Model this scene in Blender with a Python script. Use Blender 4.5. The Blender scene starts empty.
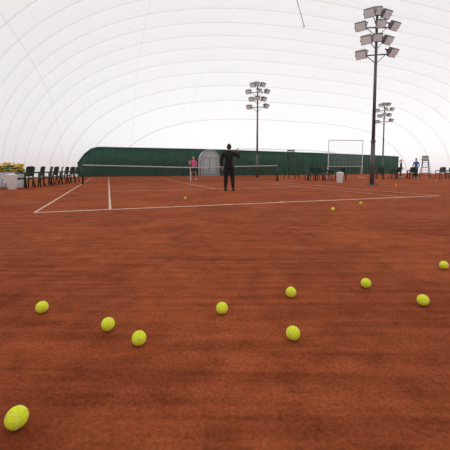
import bpy, bmesh, math, random
from mathutils import Vector, Matrix, Euler
random.seed(7)
S = bpy.context.scene
try:
    S.view_settings.view_transform = 'Standard'
    S.view_settings.look = 'None'
except Exception: pass

# ------------------------------------------------------------ court frame
ANG = math.radians(20)
C0 = Vector((-3.67, 6.12, 0))
E1 = Vector((math.cos(ANG), math.sin(ANG), 0))
E2 = Vector((-math.sin(ANG), math.cos(ANG), 0))
def W(a, b, z=0): return C0 + E1*a + E2*b + Vector((0, 0, z))

# ------------------------------------------------------------ materials
def new_mat(name):
    m = bpy.data.materials.new(name); m.use_nodes = True
    nt = m.node_tree
    return m, nt, nt.nodes, nt.links, nt.nodes['Principled BSDF']
def mat(name, col, rough=0.6, metal=0.0, var=0.12, scale=12, bump=0.0, emis=0):
    m, nt, N, L, P = new_mat(name)
    tc = N.new('ShaderNodeTexCoord'); no = N.new('ShaderNodeTexNoise')
    no.inputs['Scale'].default_value = scale; no.inputs['Detail'].default_value = 4
    L.new(tc.outputs['Object'], no.inputs['Vector'])
    r = N.new('ShaderNodeValToRGB')
    r.color_ramp.elements[0].position = .3; r.color_ramp.elements[1].position = .7
    r.color_ramp.elements[0].color = [c*(1-var) for c in col]+[1]
    r.color_ramp.elements[1].color = [min(1, c*(1+var)) for c in col]+[1]
    L.new(no.outputs['Fac'], r.inputs['Fac']); L.new(r.outputs['Color'], P.inputs['Base Color'])
    P.inputs['Roughness'].default_value = rough; P.inputs['Metallic'].default_value = metal
    if emis:
        P.inputs['Emission Color'].default_value = (1, .98, .95, 1)
        P.inputs['Emission Strength'].default_value = emis
    if bump:
        b = N.new('ShaderNodeBump'); b.inputs['Strength'].default_value = bump
        b.inputs['Distance'].default_value = .01
        L.new(no.outputs['Fac'], b.inputs['Height']); L.new(b.outputs['Normal'], P.inputs['Normal'])
    return m

def clay_mat():
    m, nt, N, L, P = new_mat('clay')
    tc = N.new('ShaderNodeTexCoord')
    def noise(scale, det=5, vec=None, rough=.55, dist=0):
        n = N.new('ShaderNodeTexNoise'); n.inputs['Scale'].default_value = scale
        n.inputs['Detail'].default_value = det; n.inputs['Roughness'].default_value = rough
        n.inputs['Distortion'].default_value = dist
        L.new(vec or tc.outputs['Object'], n.inputs['Vector']); return n
    def ramp(fac, c0, c1, p0=.3, p1=.7):
        r = N.new('ShaderNodeValToRGB'); r.color_ramp.elements[0].position = p0; r.color_ramp.elements[1].position = p1
        r.color_ramp.elements[0].color = c0+(1,); r.color_ramp.elements[1].color = c1+(1,)
        L.new(fac, r.inputs['Fac']); return r
    def mul(a, b, f=1.0):
        x = N.new('ShaderNodeMix'); x.data_type = 'RGBA'; x.blend_type = 'MULTIPLY'; x.inputs[0].default_value = f
        L.new(a, x.inputs[6]); L.new(b, x.inputs[7]); return x.outputs[2]
    n1 = noise(.8, 6, dist=.6); c1 = ramp(n1.outputs['Fac'], (.37, .086, .032), (.49, .124, .044), .38, .64)
    n2 = noise(60, 6, rough=.7); c2 = ramp(n2.outputs['Fac'], (.62, .58, .56), (1.20, 1.22, 1.24), .33, .68)
    n3 = noise(260, 3, rough=.7); c3 = ramp(n3.outputs['Fac'], (.70, .68, .66), (1.16, 1.20, 1.24), .35, .67)
    mp = N.new('ShaderNodeMapping'); mp.inputs['Rotation'].default_value = (0, 0, math.radians(-38))
    mp.inputs['Scale'].default_value = (.6, 9, 1)
    L.new(tc.outputs['Object'], mp.inputs['Vector'])
    n4 = noise(1.5, 4, mp.outputs['Vector'], dist=.4); c4 = ramp(n4.outputs['Fac'], (.80, .77, .74), (1.07, 1.08, 1.09), .38, .6)
    n5 = noise(6, 5, rough=.6, dist=.5); c5 = ramp(n5.outputs['Fac'], (.78, .75, .73), (1.08, 1.09, 1.10), .32, .6)
    o = mul(c1.outputs['Color'], c2.outputs['Color']); o = mul(o, c3.outputs['Color'])
    o = mul(o, c4.outputs['Color']); o = mul(o, c5.outputs['Color'])
    L.new(o, P.inputs['Base Color']); P.inputs['Roughness'].default_value = .95
    P.inputs['Specular IOR Level'].default_value = .06
    ad = N.new('ShaderNodeMath'); ad.operation = 'ADD'
    L.new(n2.outputs['Fac'], ad.inputs[0]); L.new(n5.outputs['Fac'], ad.inputs[1])
    b = N.new('ShaderNodeBump'); b.inputs['Strength'].default_value = .8; b.inputs['Distance'].default_value = .016
    L.new(ad.outputs[0], b.inputs['Height']); L.new(b.outputs['Normal'], P.inputs['Normal'])
    return m

def dome_mat():
    m, nt, N, L, P = new_mat('dome_membrane'); N.remove(P)
    out = [n for n in N if n.type == 'OUTPUT_MATERIAL'][0]
    tc = N.new('ShaderNodeTexCoord'); sp = N.new('ShaderNodeSeparateXYZ')
    L.new(tc.outputs['Object'], sp.inputs[0])
    def M(op, a, b=None):
        n = N.new('ShaderNodeMath'); n.operation = op
        for i, v in enumerate((a, b)):
            if v is None: continue
            if isinstance(v, (int, float)): n.inputs[i].default_value = v
            else: L.new(v, n.inputs[i])
        return n.outputs[0]
    py = M('PINGPONG', sp.outputs['Y'], 1.0)
    px = M('PINGPONG', sp.outputs['X'], 3.4)
    sy = M('LESS_THAN', py, .035); sx = M('LESS_THAN', px, .03)
    sx2 = M('MULTIPLY', sx, .35)
    s = M('MAXIMUM', sy, sx2)
    n = N.new('ShaderNodeTexNoise'); n.inputs['Scale'].default_value = .35; n.inputs['Detail'].default_value = 3
    L.new(tc.outputs['Object'], n.inputs['Vector'])
    mx = N.new('ShaderNodeMix'); mx.data_type = 'RGBA'
    mx.inputs[6].default_value = (.93, .94, .95, 1); mx.inputs[7].default_value = (.72, .725, .74, 1)
    L.new(s, mx.inputs[0])
    ht = M('ADD', M('MULTIPLY', M('POWER', py, .5), .12), M('MULTIPLY', n.outputs['Fac'], .25))
    b = N.new('ShaderNodeBump'); b.inputs['Strength'].default_value = .7; b.inputs['Distance'].default_value = 1.0
    L.new(ht, b.inputs['Height'])
    d = N.new('ShaderNodeBsdfDiffuse'); t = N.new('ShaderNodeBsdfTranslucent'); ms = N.new('ShaderNodeMixShader')
    ms.inputs[0].default_value = .55
    for x in (d, t):
        L.new(mx.outputs[2], x.inputs['Color']); L.new(b.outputs['Normal'], x.inputs['Normal'])
    L.new(d.outputs[0], ms.inputs[1]); L.new(t.outputs[0], ms.inputs[2]); L.new(ms.outputs[0], out.inputs['Surface'])
    return m

MT = dict(
    clay=clay_mat(), dome=dome_mat(),
    green=mat('green_curtain', (.016, .070, .044), .7, scale=3, var=.22),
    greenrail=mat('curtain_hem', (.05, .14, .10), .6),
    line=mat('line_white', (.68, .50, .37), .8, var=.28, scale=9),
    ball=mat('ball_felt', (.80, .93, .03), .9, scale=90, var=.10, bump=.6),
    seam=mat('ball_seam', (.85, .88, .5), .7),
    pole=mat('pole_steel', (.10, .11, .12), .45, .2),
    lamp=mat('lamp_housing', (.16, .165, .17), .45, .3),
    glass=mat('lamp_glass', (.6, .62, .65), .2, emis=.12),
    net=mat('net_cord', (.008, .01, .01), .8),
    band=mat('net_band', (.6, .6, .6), .7),
    chair=mat('green_plastic', (.008, .05, .032), .4),
    white=mat('white_plastic', (.75, .75, .76), .5),
    grey=mat('grey_frame', (.35, .37, .38), .5),
    black=mat('black_cloth', (.006, .006, .008), .85),
    skin=mat('skin', (.50, .26, .17), .55),
    hairD=mat('dark_hair', (.012, .008, .006), .6),
    hairB=mat('blond_hair', (.42, .26, .10), .6),
    pink=mat('pink_cloth', (.80, .12, .36), .8),
    blue=mat('blue_cloth', (.06, .16, .42), .8),
    navy=mat('navy_cloth', (.01, .015, .04), .8),
    lip=mat('lips', (.35, .07, .06), .5), eye=mat('eye_dark', (.01, .008, .006), .3),
    shoe=mat('shoe_black', (.02, .02, .02), .6), shoew=mat('shoe_white', (.7, .7, .7), .6),
    leaf=mat('leaf_green', (.03, .11, .02), .6), yellow=mat('yellow_petal', (.9, .66, .03), .7),
    doorp=mat('door_panel', (.42, .50, .50), .3), red=mat('racket_red', (.4, .02, .02), .4),
    canvas=mat('bag_canvas', (.6, .62, .66), .8, bump=.3),
)

# ------------------------------------------------------------ mesh builder
class B:
    def __init__(s): s.bm = bmesh.new(); s.mats = []; s.M = Matrix.Identity(4)
    def mi(s, k):
        m = MT[k]
        if m not in s.mats: s.mats.append(m)
        return s.mats.index(m)
    def face(s, vs, mi, smooth=False):
        try:
            f = s.bm.faces.new(vs); f.material_index = mi; f.smooth = smooth
        except ValueError: pass
    def path(s, pts, rad, k, seg=8, closed=False, cap=True):
        mi = s.mi(k); pts = [s.M @ Vector(p) for p in pts]; n = len(pts)
        if not hasattr(rad, '__len__'): rad = [rad]*n
        rings = []; up = None
        for i, p in enumerate(pts):
            if closed: t = pts[(i+1) % n]-pts[i-1]
            else: t = pts[min(i+1, n-1)]-pts[max(i-1, 0)]
            t.normalize()
            if up is None: up = Vector((0, 0, 1)) if abs(t.z) < .9 else Vector((1, 0, 0))
            a = t.cross(up)
            if a.length < 1e-4: a = t.cross(Vector((.3, 1, .2)))
            a.normalize(); b = a.cross(t).normalized(); up = b
            rings.append([s.bm.verts.new(p+(a*math.cos(j*2*math.pi/seg)+b*math.sin(j*2*math.pi/seg))*rad[i]) for j in range(seg)])
        for i in range(n if closed else n-1):
            r0, r1 = rings[i], rings[(i+1) % n]
            for j in range(seg): s.face([r0[j], r0[(j+1) % seg], r1[(j+1) % seg], r1[j]], mi, True)
        if cap and not closed:
            s.face(rings[0][::-1], mi); s.face(rings[-1], mi)
    def tube(s, p, q, r, k, seg=8, r2=None): s.path([p, q], [r, r if r2 is None else r2], k, seg)
    def box(s, c, d, k, rot=None, bev=0, taper=1.0):
        mi = s.mi(k); R = rot.to_matrix().to_4x4() if rot else Matrix.Identity(4)
        M = s.M @ Matrix.Translation(Vector(c)) @ R
        vs = []
        for z in (-.5, .5):
            tp = taper if z > 0 else 1
            for x, y in ((-.5, -.5), (.5, -.5), (.5, .5), (-.5, .5)):
                vs.append(s.bm.verts.new(M @ Vector((x*d[0]*tp, y*d[1]*tp, z*d[2]))))
        fs = []
        for q in ((3, 2, 1, 0), (4, 5, 6, 7), (0, 1, 5, 4), (1, 2, 6, 5), (2, 3, 7, 6), (3, 0, 4, 7)):
            f = s.bm.faces.new([vs[i] for i in q]); f.material_index = mi; fs.append(f)
        if bev:
            es = list({e for f in fs for e in f.edges})
            bmesh.ops.bevel(s.bm, geom=es, offset=bev, segments=2, affect='EDGES', profile=.5, material=-1)
    def ball(s, c, r, k, sub=2, sc=(1, 1, 1), rot=None, fn=None, u=None):
        mi = s.mi(k); R = rot.to_matrix().to_4x4() if rot else Matrix.Identity(4)
        M = s.M @ Matrix.Translation(Vector(c)) @ R @ Matrix.Diagonal((sc[0], sc[1], sc[2], 1))
        if u: g = bmesh.ops.create_uvsphere(s.bm, u_segments=u, v_segments=u*2//3, radius=r)
        else: g = bmesh.ops.create_icosphere(s.bm, subdivisions=sub, radius=r)
        for v in g['verts']:
            if fn: v.co = fn(v.co.copy())
            v.co = M @ v.co
        for f in {f for v in g['verts'] for f in v.link_faces}: f.material_index = mi; f.smooth = True
    def obj(s, name, parent=None, loc=None, rotz=0):
        me = bpy.data.meshes.new(name); bmesh.ops.recalc_face_normals(s.bm, faces=s.bm.faces); s.bm.to_mesh(me); s.bm.free()
        for m in s.mats: me.materials.append(m)
        o = bpy.data.objects.new(name, me); S.collection.objects.link(o)
        if parent: o.parent = parent
        if loc is not None: o.location = loc
        o.rotation_euler[2] = rotz
        return o
def dup(o, name, loc, rotz=0):
    n = bpy.data.objects.new(name, o.data); S.collection.objects.link(n); n.location = loc; n.rotation_euler[2] = rotz; return n

# ------------------------------------------------------------ shell
b = B(); mi = b.mi('clay')
vs = [b.bm.verts.new(W(a, bb)) for a, bb in ((-8, -22), (58, -22), (58, 37), (-8, 37))]
b.face(vs, mi); b.obj('floor')

DC = (24.5, 8.0); DA, DB, DH = 30.0, 26.5, 13.5
b = B(); mi = b.mi('dome'); NS, NT = 160, 40; rings = []
for j in range(NT+1):
    t = j/NT*math.pi/2
    sc = max(math.cos(t), 0)**.62; z = DH*math.sin(t)**.95
    if j == NT:
        rings.append([b.bm.verts.new((0, 0, DH))]); break
    ring = []
    for i in range(NS):
        f = i/NS*2*math.pi; c, s_ = math.cos(f), math.sin(f)
        p = 4.0 - 1.6*(j/NT)
        r = (abs(c)**p+abs(s_)**p)**(-1/p)
        ring.append(b.bm.verts.new((DA*r*c*sc, DB*r*s_*sc, z)))
    rings.append(ring)
for j in range(NT):
    for i in range(NS):
        k = (i+1) % NS
        if j == NT-1: b.face([rings[j][i], rings[j][k], rings[j+1][0]], mi, True)
        else: b.face([rings[j][i], rings[j][k], rings[j+1][k], rings[j+1][i]], mi, True)
b.obj('ceiling', loc=W(*DC), rotz=ANG)

# green back curtain wall
def wb(a): return 28.0 if a < 20 else 28+3*((a-20)/25)**2
def wh(a):
    pts = [(-1.5, 1.3), (-1.0, 2.1), (-.3, 2.75), (.4, 2.95), (12, 2.95), (20, 2.85), (44, 2.6)]
    for (x0, h0), (x1, h1) in zip(pts, pts[1:]):
        if x0 <= a <= x1: return h0+(h1-h0)*(a-x0)/(x1-x0)
    return 2.6
b = B(); g = b.mi('green'); cols = []; n = 420; toprail = []
for i in range(n+1):
    a = -1.5+45.3*i/n; bb = wb(a)+.03*math.sin(a*9)
    h = wh(a)
    cols.append([b.bm.verts.new(W(a, bb, z)) for z in (0, h*.5, h)]+[b.bm.verts.new(W(a, bb+.08, z)) for z in (h, 0)])
    if i % 6 == 0: toprail.append(W(a, wb(a), h+.02))
for c0, c1 in zip(cols, cols[1:]):
    for k in range(4): b.face([c0[k], c1[k], c1[k+1], c0[k+1]], g, True)
b.face(cols[0], g); b.face(cols[-1][::-1], g)
b.path(toprail, .05, 'greenrail', 6)
b.obj('wall_back')

# ------------------------------------------------------------ court lines
def lines():
    b = B(); mi = b.mi('line')
    def seg(a0, b0, a1, b1, w):
        p, q = W(a0, b0), W(a1, b1); d = (q-p).normalized(); nrm = Vector((-d.y, d.x, 0))*w/2
        L_ = (q-p).length; n = max(1, int(L_/.12)); prev = None
        for i in range(n+1):
            c = p+d*L_*i/n; jl = .010*random.uniform(-1, 1); jr = .010*random.uniform(-1, 1)
            v = (b.bm.verts.new(c+nrm*(1+jl/w)+Vector((0, 0, .004))), b.bm.verts.new(c-nrm*(1+jr/w)+Vector((0, 0, .004))))
            if prev: b.face([prev[0], v[0], v[1], prev[1]], mi)
            prev = v
    seg(0, 0, 10.97, 0, .10); seg(0, 23.77, 10.97, 23.77, .10)
    seg(0, 0, 0, 23.77, .05); seg(10.97, 0, 10.97, 23.77, .05)
    seg(1.37, 0, 1.37, 23.77, .05); seg(9.6, 0, 9.6, 23.77, .05)
    seg(1.37, 5.485, 9.6, 5.485, .05); seg(1.37, 18.285, 9.6, 18.285, .05)
    seg(5.485, 5.485, 5.485, 18.285, .05); seg(5.485, 0, 5.485, .25, .05)
    return b.obj('court_lines')
lines()

# ------------------------------------------------------------ net
def tennis_net(a0, a1, b0):
    L_ = a1-a0
    e = bpy.data.objects.new('tennis_net', None); S.collection.objects.link(e); e.location = W(a0, b0); e.rotation_euler[2] = ANG
    def top(x): return 1.05-.13*(1-abs(2*x/L_-1))
    b = B()
    x = 0
    while x <= L_: 
        b.tube((x, 0, .03), (x, 0, top(x)), .005, 'net', 4); x += .09
    for k in range(11):
        zf = .03+k*.097
        b.path([(x_*L_/20, 0, zf*top(x_*L_/20)/1.05) for x_ in range(21)], .005, 'net', 4)
    b.obj('net_mesh', e)
    b = B()
    mi = b.mi('band'); prev = None
    for i in range(41):
        x = L_*i/40; t = top(x)
        r = [b.bm.verts.new((x, y, z)) for y, z in ((-.02, t-.05), (-.02, t), (.02, t), (.02, t-.05))]
        if prev:
            for k in range(4): b.face([prev[k], r[k], r[(k+1) % 4], prev[(k+1) % 4]], mi)
        prev = r
    b.box((L_/2, -.012, top(L_/2)/2), (.05, .02, top(L_/2)), 'band')
    b.obj('net_headband', e)
    for i, x in enumerate((-.05, L_+.05)):
        b = B(); b.tube((x, 0, 0), (x, 0, 1.09), .05, 'chair', 12); b.ball((x, 0, 1.09), .055, 'chair')
        b.box((x, 0, .02), (.2, .2, .04), 'chair'); b.tube((x, -.05, .7), (x, -.15, .7), .012, 'pole')
        b.obj('net_post_%d' % (i+1), e)
tennis_net(.1, 11.9, 11.885)

# ------------------------------------------------------------ floodlight poles
def floodlight(b, M, s=1.0):
    old = b.M; b.M = old @ M @ Matrix.Diagonal((s, s, s, 1))
    b.box((0, 0, 0), (.50, .42, .12), 'lamp', bev=.015)
    b.box((0, 0, .15), (.44, .36, .18), 'lamp', bev=.02, taper=.55)
    b.box((0, 0, -.065), (.44, .36, .012), 'glass')
    b.box((0, .05, .28), (.20, .16, .12), 'lamp', bev=.015)
    for x in (-.27, .27): b.box((x, 0, .12), (.015, .05, .34), 'pole')
    b.box((0, 0, .32), (.55, .05, .018), 'pole')
    for i in range(5): b.box((-.16+.08*i, -.02, .2), (.008, .3, .1), 'lamp')
    b.M = old
def flood_pole(X, Y, H, rz, s=1.0):
    b = B()
    b.box((0, 0, .02), (.42, .42, .04), 'pole', bev=.008)
    for x in (-.15, .15):
        for y in (-.15, .15): b.tube((x, y, .04), (x, y, .1), .018, 'pole')
    b.tube((0, 0, .03), (0, 0, 2.2), .115, 'pole', 16, .10); b.tube((0, 0, 2.2), (0, 0, H-.25), .085, 'pole', 14, .06)
    b.tube((0, 0, 2.15), (0, 0, 2.25), .12, 'pole', 16)
    b.box((0, -.10, 1.2), (.1, .04, .4), 'pole', bev=.01)
    zs = [H-.25, H-.85, H-1.5, H-2.15]
    for i, z in enumerate(zs):
        ar = math.radians((24, 10, 20, 6)[i]); dx, dy = math.cos(ar), math.sin(ar)
        ln = (.58, .92, .68, .82)[i]
        b.tube((-dx*ln, -dy*ln, z-.06), (dx*ln, dy*ln, z+.10), .032, 'pole')
        b.tube((-dx*ln*.6, -dy*ln*.6, z-.04), (0, 0, z-.4), .018, 'pole', 6)
        b.tube((dx*ln*.6, dy*ln*.6, z+.05), (0, 0, z-.4), .018, 'pole', 6)
        for sg, t in ((-1, -.06), (1, .10)):
            yaw = math.radians(-35 if sg < 0 else 25)
            M = Matrix.Translation((sg*dx*ln, sg*dy*ln-.12, z+t+.02)) @ Matrix.Rotation(yaw, 4, 'Z') @ Matrix.Rotation(math.radians(-48), 4, 'X')
            floodlight(b, M, s)
        if i in (0, 1, 2):
            M = Matrix.Translation(((-.12, .1, -.05)[i], -.22, z+.12)) @ Matrix.Rotation(math.radians(-10), 4, 'Z') @ Matrix.Rotation(math.radians(-48), 4, 'X')
            floodlight(b, M, s*.9)
    return b.obj('floodlight_pole', loc=(X, Y, 0), rotz=rz)
flood_pole(7.44, 16.2, 8.55, 0)
flood_pole(2.9, 29, 8.4, math.radians(8), .95)
flood_pole(18.9, 38.5, 8.5, math.radians(-8), .95)

# ------------------------------------------------------------ tennis balls
b = B(); R = .0345
b.ball((0, 0, 0), R, 'ball', u=36)
pts = []
for i in range(72):
    t = i/72*2*math.pi
    pts.append(Vector((.75*math.cos(t)+.25*math.cos(3*t), .75*math.sin(t)-.25*math.sin(3*t), .8660254*math.sin(2*t)))*R*.992)
b.path(pts, .0011, 'seam', 6, closed=True)
ball0 = b.obj('tennis_ball')
BL = [(-.690, 1.005), (-.418, 1.502), (-.620, 1.642), (-1.088, 1.850), (-.018, 1.836), (.341, 1.549), (.440, 2.080), (1.013, 2.248),
      (1.240, 1.951), (1.866, 2.676), (2.177, 6.41), (3.2, 7.5), (-1.1, 8.8), (8.3, 15.5), (14.5, 22)]
for i, (x, y) in enumerate(BL):
    o = ball0 if i == 0 else dup(ball0, 'tennis_ball', (0, 0, 0))
    o.location = (x, y, R+.001)
    o.rotation_euler = (random.uniform(0, 6), random.uniform(0, 6), random.uniform(0, 6))

# ------------------------------------------------------------ furniture
def garden_chair():
    b = B()
    b.box((0, 0, .43), (.50, .48, .035), 'chair', bev=.012)
    b.box((0, -.235, .40), (.48, .02, .07), 'chair', bev=.006)
    for x in (-.21, .21):
        b.path([(x*1.15, -.25, 0), (x*1.08, -.22, .43), (x*1.12, -.21, .64)], .028, 'chair', 8)
        b.path([(x*1.15, .28, 0), (x, .2, .43), (x*.98, .30, .88)], .028, 'chair', 8)
        b.path([(x*1.14, -.23, .64), (x*1.2, 0, .66), (x*1.04, .26, .66)], .030, 'chair', 8)
    b.path([(-.205, .30, .88), (-.1, .33, .91), (.1, .33, .91), (.205, .30, .88)], .03, 'chair', 8)
    b.tube((-.2, .23, .52), (.2, .23, .52), .018, 'chair')
    for i in range(6):
        x = -.155+.062*i; b.box((x, .27, .71), (.05, .014, .40), 'chair', Euler((-.24, 0, 0)))
    return b
chair0 = garden_chair().obj('garden_chair', loc=(-8.5, 13.6, 0), rotz=math.radians(-100))
def table():
    b = B()
    b.path([(0, 0, .70), (0, 0, .735)], [.45, .45], 'chair', 28)
    b.tube((0, 0, .66), (0, 0, .70), .38, 'chair', 28)
    for k in range(4):
        a = math.pi/4+k*math.pi/2; b.path([(math.cos(a)*.25, math.sin(a)*.25, .68), (math.cos(a)*.28, math.sin(a)*.28, .35), (math.cos(a)*.38, math.sin(a)*.38, 0)], .024, 'chair')
    return b
for x, y, r in ((-8.55, 14.5, -80), (-8.6, 15.3, -70), (-8.75, 16.1, -88), (-8.9, 16.9, -60), (-9.0, 17.7, -85), (-9.1, 18.6, -95), (-9.3, 19.6, -90),
                (5.95, 21.9, 170), (6.8, 22.9, 150), (7.9, 21.9, 200), (8.6, 23.4, 160), (6.2, 23.6, 10), (7.6, 24.6, 30),
                (12.2, 25.2, 165), (13.8, 25.8, 190), (14.7, 25.2, 170), (18.7, 26.5, 160), (19.4, 27.6, 190), (17.0, 25.3, 180), (15.4, 26.5, 175)):
    dup(chair0, 'garden_chair', (x, y, 0), math.radians(r))
t0 = table().obj('garden_table', loc=(6.9, 21.5, 0))
dup(t0, 'garden_table', (13.0, 24.7, 0)); dup(t0, 'garden_table', (17.9, 24.5, 0))

def umpire_chair():
    b = B()
    for sx in (-1, 1):
        b.tube((sx*.45, -.55, 0), (sx*.25, -.2, 1.55), .03, 'chair'); b.tube((sx*.45, .55, 0), (sx*.25, .22, 1.55), .03, 'chair')
        b.tube((sx*.39, -.44, .5), (sx*.39, .44, .5), .02, 'chair')
        b.path([(sx*.27, .22, 1.5), (sx*.27, .26, 2.25)], .025, 'chair'); b.path([(sx*.28, -.2, 1.55), (sx*.28, -.2, 1.83), (sx*.28, .24, 1.85)], .025, 'chair')
    for i in range(5):
        z = .25+.27*i; f = z/1.55; w = .45-.2*f; y = -.55+.35*f
        b.box((0, y, z), (2*w, .09, .03), 'chair'); 
    b.tube((-.39, .44, .5), (.39, .44, .5), .018, 'chair'); b.tube((-.32, .32, 1.05), (.32, .32, 1.05), .018, 'chair')
    b.box((0, 0, 1.57), (.56, .46, .04), 'chair', bev=.01); b.box((0, -.3, 1.12), (.5, .25, .03), 'chair')
    for i in range(4): b.box((0, .25, 1.78+.14*i), (.54, .025, .11), 'chair')
    b.box((.40, -.05, 1.86), (.25, .3, .02), 'chair')
    return b
u0 = umpire_chair().obj('umpire_chair', loc=(5.2, 25, 0), rotz=math.radians(150))
dup(u0, 'umpire_chair', (17.6, 28.2, 0), math.radians(140)).scale = (.85, .85, .85)

# waste bins
def bin_():
    b = B()
    b.path([(0, 0, 0), (0, 0, .02), (0, 0, .55), (0, 0, .56)], [.15, .16, .2, .2], 'white', 20, cap=True)
    b.path([(.2*math.cos(i*math.pi/10), .2*math.sin(i*math.pi/10), .57) for i in range(20)], .018, 'white', 8, closed=True)
    b.ball((0, 0, .57), .19, 'white', sc=(1, 1, .4), u=16)
    return b
bn = bin_().obj('waste_bin', loc=(6.6, 18.4, 0)); dup(bn, 'waste_bin', (-8.6, 12.9, 0))

# practice net frame
b = B()
w, h = 3.1, 3.3
for x in (0, w): b.tube((x, 0, 0), (x, 0, h), .035, 'white'); b.tube((x, -.5, .03), (x, .5, .03), .03, 'white'); b.tube((x, .45, .03), (x, 0, 1.2), .02, 'white')
b.tube((-.03, 0, h), (w+.03, 0, h), .035, 'white'); b.tube((0, 0, 1.0), (w, 0, 1.0), .02, 'white')
for i in range(1, 26): b.tube((i*w/26, 0, 1.0), (i*w/26, 0, h), .003, 'white', 4)
for i in range(1, 20): b.tube((0, 0, 1+i*.115), (w, 0, 1+i*.115), .003, 'white', 4)
b.obj('practice_net_frame', loc=(9.1, 28.3, 0), rotz=math.radians(4))

# airlock door
b = B(); hw, hs = 1.12, 1.75
prof = [(-hw, 0)]+[(-hw*math.cos(t), hs+hw*math.sin(t)) for t in [i*math.pi/20 for i in range(21)]]+[(hw, 0)]
b.path([(x, -.8, z) for x, z in prof], .06, 'grey', 8)
mi = b.mi('white'); f0 = [b.bm.verts.new((x, -.8, z)) for x, z in prof]; f1 = [b.bm.verts.new((x, .0, z)) for x, z in prof]
for i in range(len(prof)-1): b.face([f0[i], f0[i+1], f1[i+1], f1[i]], mi, True)
mi = b.mi('doorp'); b.face([b.bm.verts.new((x, -.72, z)) for x, z in prof], mi)
for x in (-.02, -.75, .75): b.box((x, -.77, 1.0), (.06, .06, 2.0), 'grey')
b.box((0, -.77, 2.03), (2.2, .06, .07), 'grey'); b.box((-.12, -.81, 1.0), (.03, .05, .3), 'pole'); b.box((0, -.77, .15), (2.1, .05, .3), 'grey')
b.obj('door_1', loc=W(12.0, 27.92), rotz=ANG)

# planter with yellow flowers
b = B(); b.box((0, 0, .13), (1.0, .45, .26), 'white', bev=.02); b.M = Matrix.Translation((0, 0, .24))
b.box((0, 0, .20), (.95, .42, .40), 'white', bev=.02); b.box((0, 0, .40), (1.02, .48, .05), 'white', bev=.01); b.box((0, 0, .425), (.9, .38, .02), 'leaf')
for i in range(220):
    x, y = random.uniform(-.5, .5), random.uniform(-.28, .28); z = .45+random.uniform(0, .30)*(1-abs(x)*.8)
    b.ball((x, y, z), .055, 'leaf', 1, sc=(1, .5, .22), rot=Euler((random.uniform(-1, 1), random.uniform(-1, 1), random.uniform(0, 6))))
for i in range(190):
    x, y = random.uniform(-.54, .54), random.uniform(-.34, .27); z = .58+random.uniform(-.12, .3)*(1-abs(x)*.5)
    b.tube((x, y, .45), (x, y, z), .004, 'leaf', 4)
    for k in range(5):
        a = k*1.257; b.ball((x+.03*math.cos(a), y+.03*math.sin(a), z), .028, 'yellow', 1, sc=(1, 1, .6))
b.obj('flower_planter', loc=(-9.45, 14.1, 0), rotz=math.radians(15))

# sports bag
b = B()
b.ball((0, 0, .19), .19, 'canvas', u=24, sc=(1.7, .95, 1), fn=lambda v: Vector((v.x, v.y, max(v.z, -.185))))
b.path([(-.15, -.17, .2), (-.15, -.14, .36), (-.1, -.03, .46), (.1, -.03, .46), (.15, -.14, .36), (.15, -.17, .2)], .013, 'pole')
b.path([(-.33, 0, .26), (-.15, 0, .375), (.15, 0, .375), (.33, 0, .26)], .008, 'pole')
b.obj('sports_bag', loc=(-9.0, 12.9, 0), rotz=.3).location = (-9.25, 13.1, 0)

# hanging cable
b = B(); b.path([(3.0, 18, 12.9), (3.5, 18, 10.8), (3.9, 18, 9.9), (4.15, 18, 9.1), (4.3, 18, 8.6)], .02, 'grey', 6)
b.ball((4.3, 18, 8.57), .05, 'grey'); b.obj('hanging_cable')

# ------------------------------------------------------------ people
def skin_mesh(name, V, E, root=0, sub=2, ys=1.0, matfn=None, mats=(), parent=None):
    me = bpy.data.meshes.new(name+'_sk'); bm = bmesh.new(); lay = bm.verts.layers.skin.verify()
    vs = []
    for i, (co, r) in enumerate(V):
        v = bm.verts.new(co); v[lay].radius = (r, r) if not hasattr(r, '__len__') else r; v[lay].use_root = (i == root); vs.append(v)
    for i, j in E: bm.edges.new((vs[i], vs[j]))
    bm.to_mesh(me); bm.free()
    o = bpy.data.objects.new('tmp', me); S.collection.objects.link(o)
    m = o.modifiers.new('Skin', 'SKIN'); m.use_smooth_shade = True; m.branch_smoothing = .3
    s = o.modifiers.new('Sub', 'SUBSURF'); s.levels = sub; s.render_levels = sub
    dg = bpy.context.evaluated_depsgraph_get(); dg.update()
    me2 = bpy.data.meshes.new_from_object(o.evaluated_get(dg)); me2.name = name
    bpy.data.objects.remove(o)
    me2.materials.clear()
    for k in mats: me2.materials.append(MT[k])
    for p in me2.polygons:
        p.use_smooth = True; p.material_index = matfn(p.center) if matfn else 0
    for v in me2.vertices: v.co.y *= ys
    o2 = bpy.data.objects.new(name, me2); S.collection.objects.link(o2); o2.parent = parent
    return o2

def hand(name, wrist, d, side, parent, curl=.25):
    d = Vector(d).normalized(); side = Vector(side).normalized(); n = d.cross(side).normalized()
    w = Vector(wrist); V = [(w-d*.02, .026), (w+d*.045, .030)]; E = [(0, 1)]
    V.append((w+d*.075, .028)); E.append((1, 2))
    for k, (off, ln) in enumerate(((-.030, .068), (-.010, .078), (.010, .074), (.029, .058))):
        base = w+d*.088+side*off; dd = (d+side*off*4).normalized(); pr = 2; p = base
        V.append((p, .0095)); E.append((pr, len(V)-1)); pr = len(V)-1
        for q in range(3):
            dd = (dd+n*curl*(q+.5)*.6).normalized(); p = p+dd*ln/3*(1.15-.15*q)
            V.append((p, .0090-.0008*q)); E.append((pr, len(V)-1)); pr = len(V)-1
    p = w+d*.03-side*.025; V.append((p, .013)); E.append((1, len(V)-1)); pr = len(V)-1
    for q in range(2):
        p = p+(d*.8-side*.7+n*.2).normalized()*.032; V.append((p, .0105-.001*q)); E.append((pr, len(V)-1)); pr = len(V)-1
    return skin_mesh(name, V, E, 0, 1, 1, None, ('skin',), parent)

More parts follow.
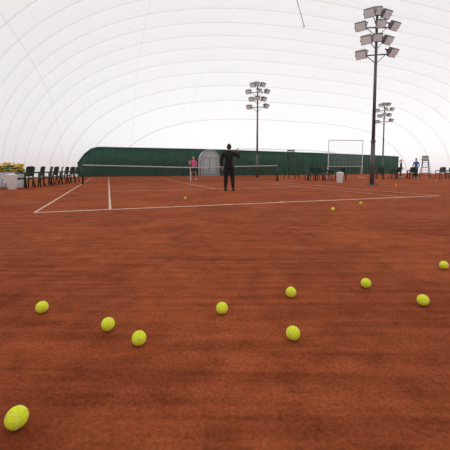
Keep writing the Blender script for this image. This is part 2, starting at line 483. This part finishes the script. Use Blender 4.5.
def head(parent, z0, hair, long=False, turn=0.0, y0=.02):
    b = B(); b.M = Matrix.Translation((0, y0, z0)) @ Matrix.Rotation(turn, 4, 'Z')
    def g(v, c, s): return math.exp(-((v-Vector(c)).length/s)**2)
    def shape(v):
        o = Vector((v.x*.78, v.y*.95, v.z*1.18))
        if o.z < 0:
            k = -o.z/.118; o.x *= 1-.32*k**1.4; o.y = o.y*(1-.18*k) + .012*k
        o.y += .028*g(o, (0, .095, -.012), .020) + .010*g(o, (0, .09, .028), .03) + .012*g(o, (0, .08, -.10), .025)
        for s in (-1, 1): o.y -= .010*g(o, (s*.032, .088, .008), .018)
        o.y += .007*g(o, (0, .085, -.052), .02)
        return o
    b.ball((0, 0, 0), .1, 'skin', u=40, fn=shape)
    for s in (-1, 1):
        b.ball((s*.031, .078, .008), .0125, 'white', 2); b.ball((s*.031, .0885, .008), .006, 'eye', 2)
        b.path([(s*.018, .090, .027), (s*.032, .09, .031), (s*.045, .082, .026)], .0035, hair, 6)
        b.ball((s*.080, .0, -.005), .03, 'skin', 2, sc=(.28, .6, 1)); b.ball((s*.085, .006, -.004), .017, 'skin', 2, sc=(.4, .6, 1))
    b.ball((0, .094, -.048), .02, 'lip', 2, sc=(1, .3, .22)); b.ball((0, .092, -.056), .018, 'lip', 2, sc=(1, .35, .25))
    def hs(v):
        o = Vector((v.x*.86, v.y*1.04, v.z*1.22+.008))
        if o.y > .02 and o.z < .060:
            k = min(1, (o.y-.02)/.025); o = o*(1-.28*k)
        if o.z < -.055: o = o*(1-min(.35, (-.055-o.z)*8))
        o += o.normalized()*.003*math.sin(o.x*260)*math.cos(o.z*190)
        return o
    b.ball((0, 0, 0), .1, hair, u=40, fn=hs)
    if long: b.path([(0, -.095, .03), (0, -.14, .02), (0, -.155, -.07), (0, -.13, -.17), (0, -.12, -.21)], [.022, .03, .032, .022, .006], hair, 10)
    return b.obj('head', parent)

def shoe(parent, name, x, y, k, rz=0):
    b = B(); b.M = Matrix.Translation((x, y, 0)) @ Matrix.Rotation(rz, 4, 'Z')
    def f(v):
        o = Vector((v.x*.47, v.y*1.4, v.z*.5))
        if o.y > .02: o.z *= 1-.35*(o.y-.02)/.12; o.x *= 1.1
        o.z = max(o.z, -.03); return o
    b.ball((0, .06, .045), .1, k, u=24, fn=f); b.path([(0, -.01, .05), (0, -.005, .12)], [.05, .046], k, 14)
    b.box((0, .06, .010), (.085, .25, .02), 'shoew' if k == 'shoew' else 'black', bev=.008)
    return b.obj(name, parent)

def racket(parent, p, d, n):
    d = Vector(d).normalized(); n = Vector(n).normalized(); n = (n-d*n.dot(d)).normalized(); s = d.cross(n)
    b = B(); M = Matrix((s, d, n)).transposed().to_4x4(); b.M = Matrix.Translation(Vector(p)) @ M
    b.tube((0, -.1, 0), (0, .12, 0), .017, 'black', 10)
    b.path([(0, .12, 0), (-.03, .22, 0), (-.09, .33, 0)], .011, 'red'); b.path([(0, .12, 0), (.03, .22, 0), (.09, .33, 0)], .011, 'red')
    b.path([(.13*math.cos(t), .46+.17*math.sin(t), 0) for t in [i*math.pi/16 for i in range(32)]], .011, 'red', 8, closed=True)
    for i in range(-6, 7):
        x = i*.019; h = .17*math.sqrt(max(0, 1-(x/.13)**2)); b.tube((x, .46-h, 0), (x, .46+h, 0), .0012, 'white', 4)
    for i in range(-8, 9):
        y = i*.019; w_ = .13*math.sqrt(max(0, 1-(y/.17)**2)); b.tube((-w_, .46+y, 0), (w_, .46+y, 0), .0012, 'white', 4)
    b.obj('racket', parent)

def person(name, loc, rz, H, arms, legs, female, mats, matfn, hair, shoek, turn=0, sc_w=1.0, bulk=1.0):
    e = bpy.data.objects.new(name, None); S.collection.objects.link(e); e.location = loc; e.rotation_euler[2] = rz
    k = H/1.75; e.scale = (k, k, k)
    sw = (.165 if female else .185)*(.5+.5*bulk)
    V = [((0, 0, .97), (.135 if female else .14*bulk)), ((0, 0, 1.12), .105 if female else .130*bulk), ((0, 0, 1.28), .13 if female else .155*bulk),
         ((0, 0, 1.41), .11 if female else .125*bulk), ((0, .005, 1.50), .056), ((0, .015, 1.57), .052)]
    E = [(0, 1), (1, 2), (2, 3), (3, 4), (4, 5)]
    for s, key in ((-1, 'L'), (1, 'R')):
        el, wr = arms[key]
        i = len(V); V += [((s*sw, 0, 1.425), .064*sc_w), (tuple((Vector((s*sw, 0, 1.425))+Vector(el))/2), .055*sc_w), (el, .046*sc_w), (tuple((Vector(el)+Vector(wr))/2), .042*sc_w), (wr, .029)]
        E += [(3, i), (i, i+1), (i+1, i+2), (i+2, i+3), (i+3, i+4)]
        kn, an = legs[key]; i = len(V); hp = Vector((s*.092, 0, .90))
        V += [(tuple(hp), .105), (tuple(hp*.5+Vector(kn)*.5), .088*sc_w), (kn, .062*sc_w), (tuple(Vector(kn)*.6+Vector(an)*.4+Vector((0, -.012, 0))), .060*sc_w), (an, .040*sc_w)]
        E += [(0, i), (i, i+1), (i+1, i+2), (i+2, i+3), (i+3, i+4)]
    skin_mesh('body', V, E, 0, 2, .86, matfn, mats, e)
    head(e, 1.655, hair, female, turn)
    for s, key in ((-1, 'L'), (1, 'R')):
        el, wr = arms[key]; el = Vector(el); wr = Vector(wr); el.y *= .86; wr.y *= .86
        d = (wr-el).normalized(); side = Vector((0, -1, 0)) if abs(d.y) < .8 else Vector((0, 0, 1))
        side = (side-d*side.dot(d)).normalized()
        hand('hand_'+key.lower(), wr, d, side if d.z < 0 else Vector((s, 0, 0)), e, .3 if key == 'R' else .5)
        an = Vector(legs[key][1]); shoe(e, 'shoe_'+key.lower(), an.x, an.y*.86, shoek, -s*.15)
    return e

man = person('tennis_coach', (.15, 12.0, 0), math.radians(-4), 1.73,
    {'L': ((-.31, -.02, 1.15), (-.27, .10, .91)), 'R': ((.39, .05, 1.25), (.34, .20, 1.50))},
    {'L': ((-.12, .02, .50), (-.13, -.01, .10)), 'R': ((.13, .02, .50), (.16, -.01, .10))},
    False, ('black', 'skin'), lambda c: 1 if c.z > 1.515 and abs(c.x) < .12 else 0, 'hairD', 'shoe', math.radians(8), 1.35, 1.22)
b = B()
b.path([(.075*math.cos(t), .068*math.sin(t)+.005, 1.50) for t in [i*math.pi/10 for i in range(20)]], .017, 'black', 8, closed=True)
b.path([(.185*math.cos(t), .15*math.sin(t), .92) for t in [i*math.pi/12 for i in range(24)]], .025, 'black', 8, closed=True)
b.obj('jacket_trim', man)

def wmat(c):
    if c.z > 1.47 and abs(c.x) < .1: return 1
    if abs(c.x) > .235: return 1
    if c.z > 1.0: return 0
    if c.z > .9: return 2
    return 1
woman = person('tennis_player', (-2.25, 23.0, 0), math.radians(180-10), 1.66,
    {'L': ((-.25, .03, 1.16), (-.12, .26, 1.08)), 'R': ((.29, -.02, 1.16), (.22, .24, 1.05))},
    {'L': ((-.15, .05, .50), (-.20, -.02, .10)), 'R': ((.13, .06, .50), (.19, -.03, .10))},
    True, ('pink', 'skin', 'navy'), wmat, 'hairB', 'shoew', 0, 1.0)
b = B(); mi = b.mi('navy'); r0 = []; r1 = []
for i in range(40):
    t = i*math.pi/20; q = 1+.07*math.sin(t*10)
    r0.append(b.bm.verts.new((.135*math.cos(t), .12*math.sin(t), 1.03))); r1.append(b.bm.verts.new((.235*q*math.cos(t), .2*q*math.sin(t), .68)))
for i in range(40): b.face([r0[i], r0[(i+1) % 40], r1[(i+1) % 40], r1[i]], mi, True)
b.obj('skirt', woman)
racket(woman, (.20, .31, 1.05), (-.1, .75, .55), (1, 0, .1))

ST_A = {'L': ((-.27, -.02, 1.14), (-.24, .14, .92)), 'R': ((.27, -.02, 1.14), (.25, .16, .93))}
ST_L = {'L': ((-.11, .02, .50), (-.12, -.01, .10)), 'R': ((.11, .02, .50), (.13, -.01, .10))}
def cm(c): return 1 if c.z > 1.5 and abs(c.x) < .12 else (2 if c.z < .93 and abs(c.x) < .235 else 0)
person('standing_player', (16.2, 27.2, 0), math.radians(120), 1.66, ST_A, ST_L, False, ('blue', 'skin', 'navy'), cm, 'hairD', 'shoew')
person('standing_player', (15.9, 29.0, 0), math.radians(-110), 1.60, ST_A, ST_L, True, ('navy', 'skin', 'navy'), cm, 'hairB', 'shoew')

# ------------------------------------------------------------ daylight outside the membrane (brighter sky beyond the far end)
w = bpy.data.worlds.new('World'); S.world = w; w.use_nodes = True
N = w.node_tree.nodes; L = w.node_tree.links; bg = N['Background']; bg.inputs['Color'].default_value = (.965, .985, 1.0, 1)
tc = N.new('ShaderNodeTexCoord'); dt = N.new('ShaderNodeVectorMath'); dt.operation = 'DOT_PRODUCT'
dt.inputs[1].default_value = Vector((.15, .93, .33)).normalized()
L.new(tc.outputs['Generated'], dt.inputs[0])
mr = N.new('ShaderNodeMapRange'); mr.inputs['From Min'].default_value = -.2; mr.inputs['From Max'].default_value = 1
mr.inputs['To Min'].default_value = 1.16; mr.inputs['To Max'].default_value = 2.0
L.new(dt.outputs['Value'], mr.inputs['Value']); L.new(mr.outputs['Result'], bg.inputs['Strength'])

# ------------------------------------------------------------ camera
cam = bpy.data.cameras.new('Camera'); co = bpy.data.objects.new('Camera', cam); S.collection.objects.link(co)
cam.sensor_width = 36; cam.lens = 320/450*36
co.location = (0, 0, .86); co.rotation_euler = (math.radians(90-4), 0, 0)
cam.shift_y = -(225-190.4)/450
cam.clip_end = 300
S.camera = co
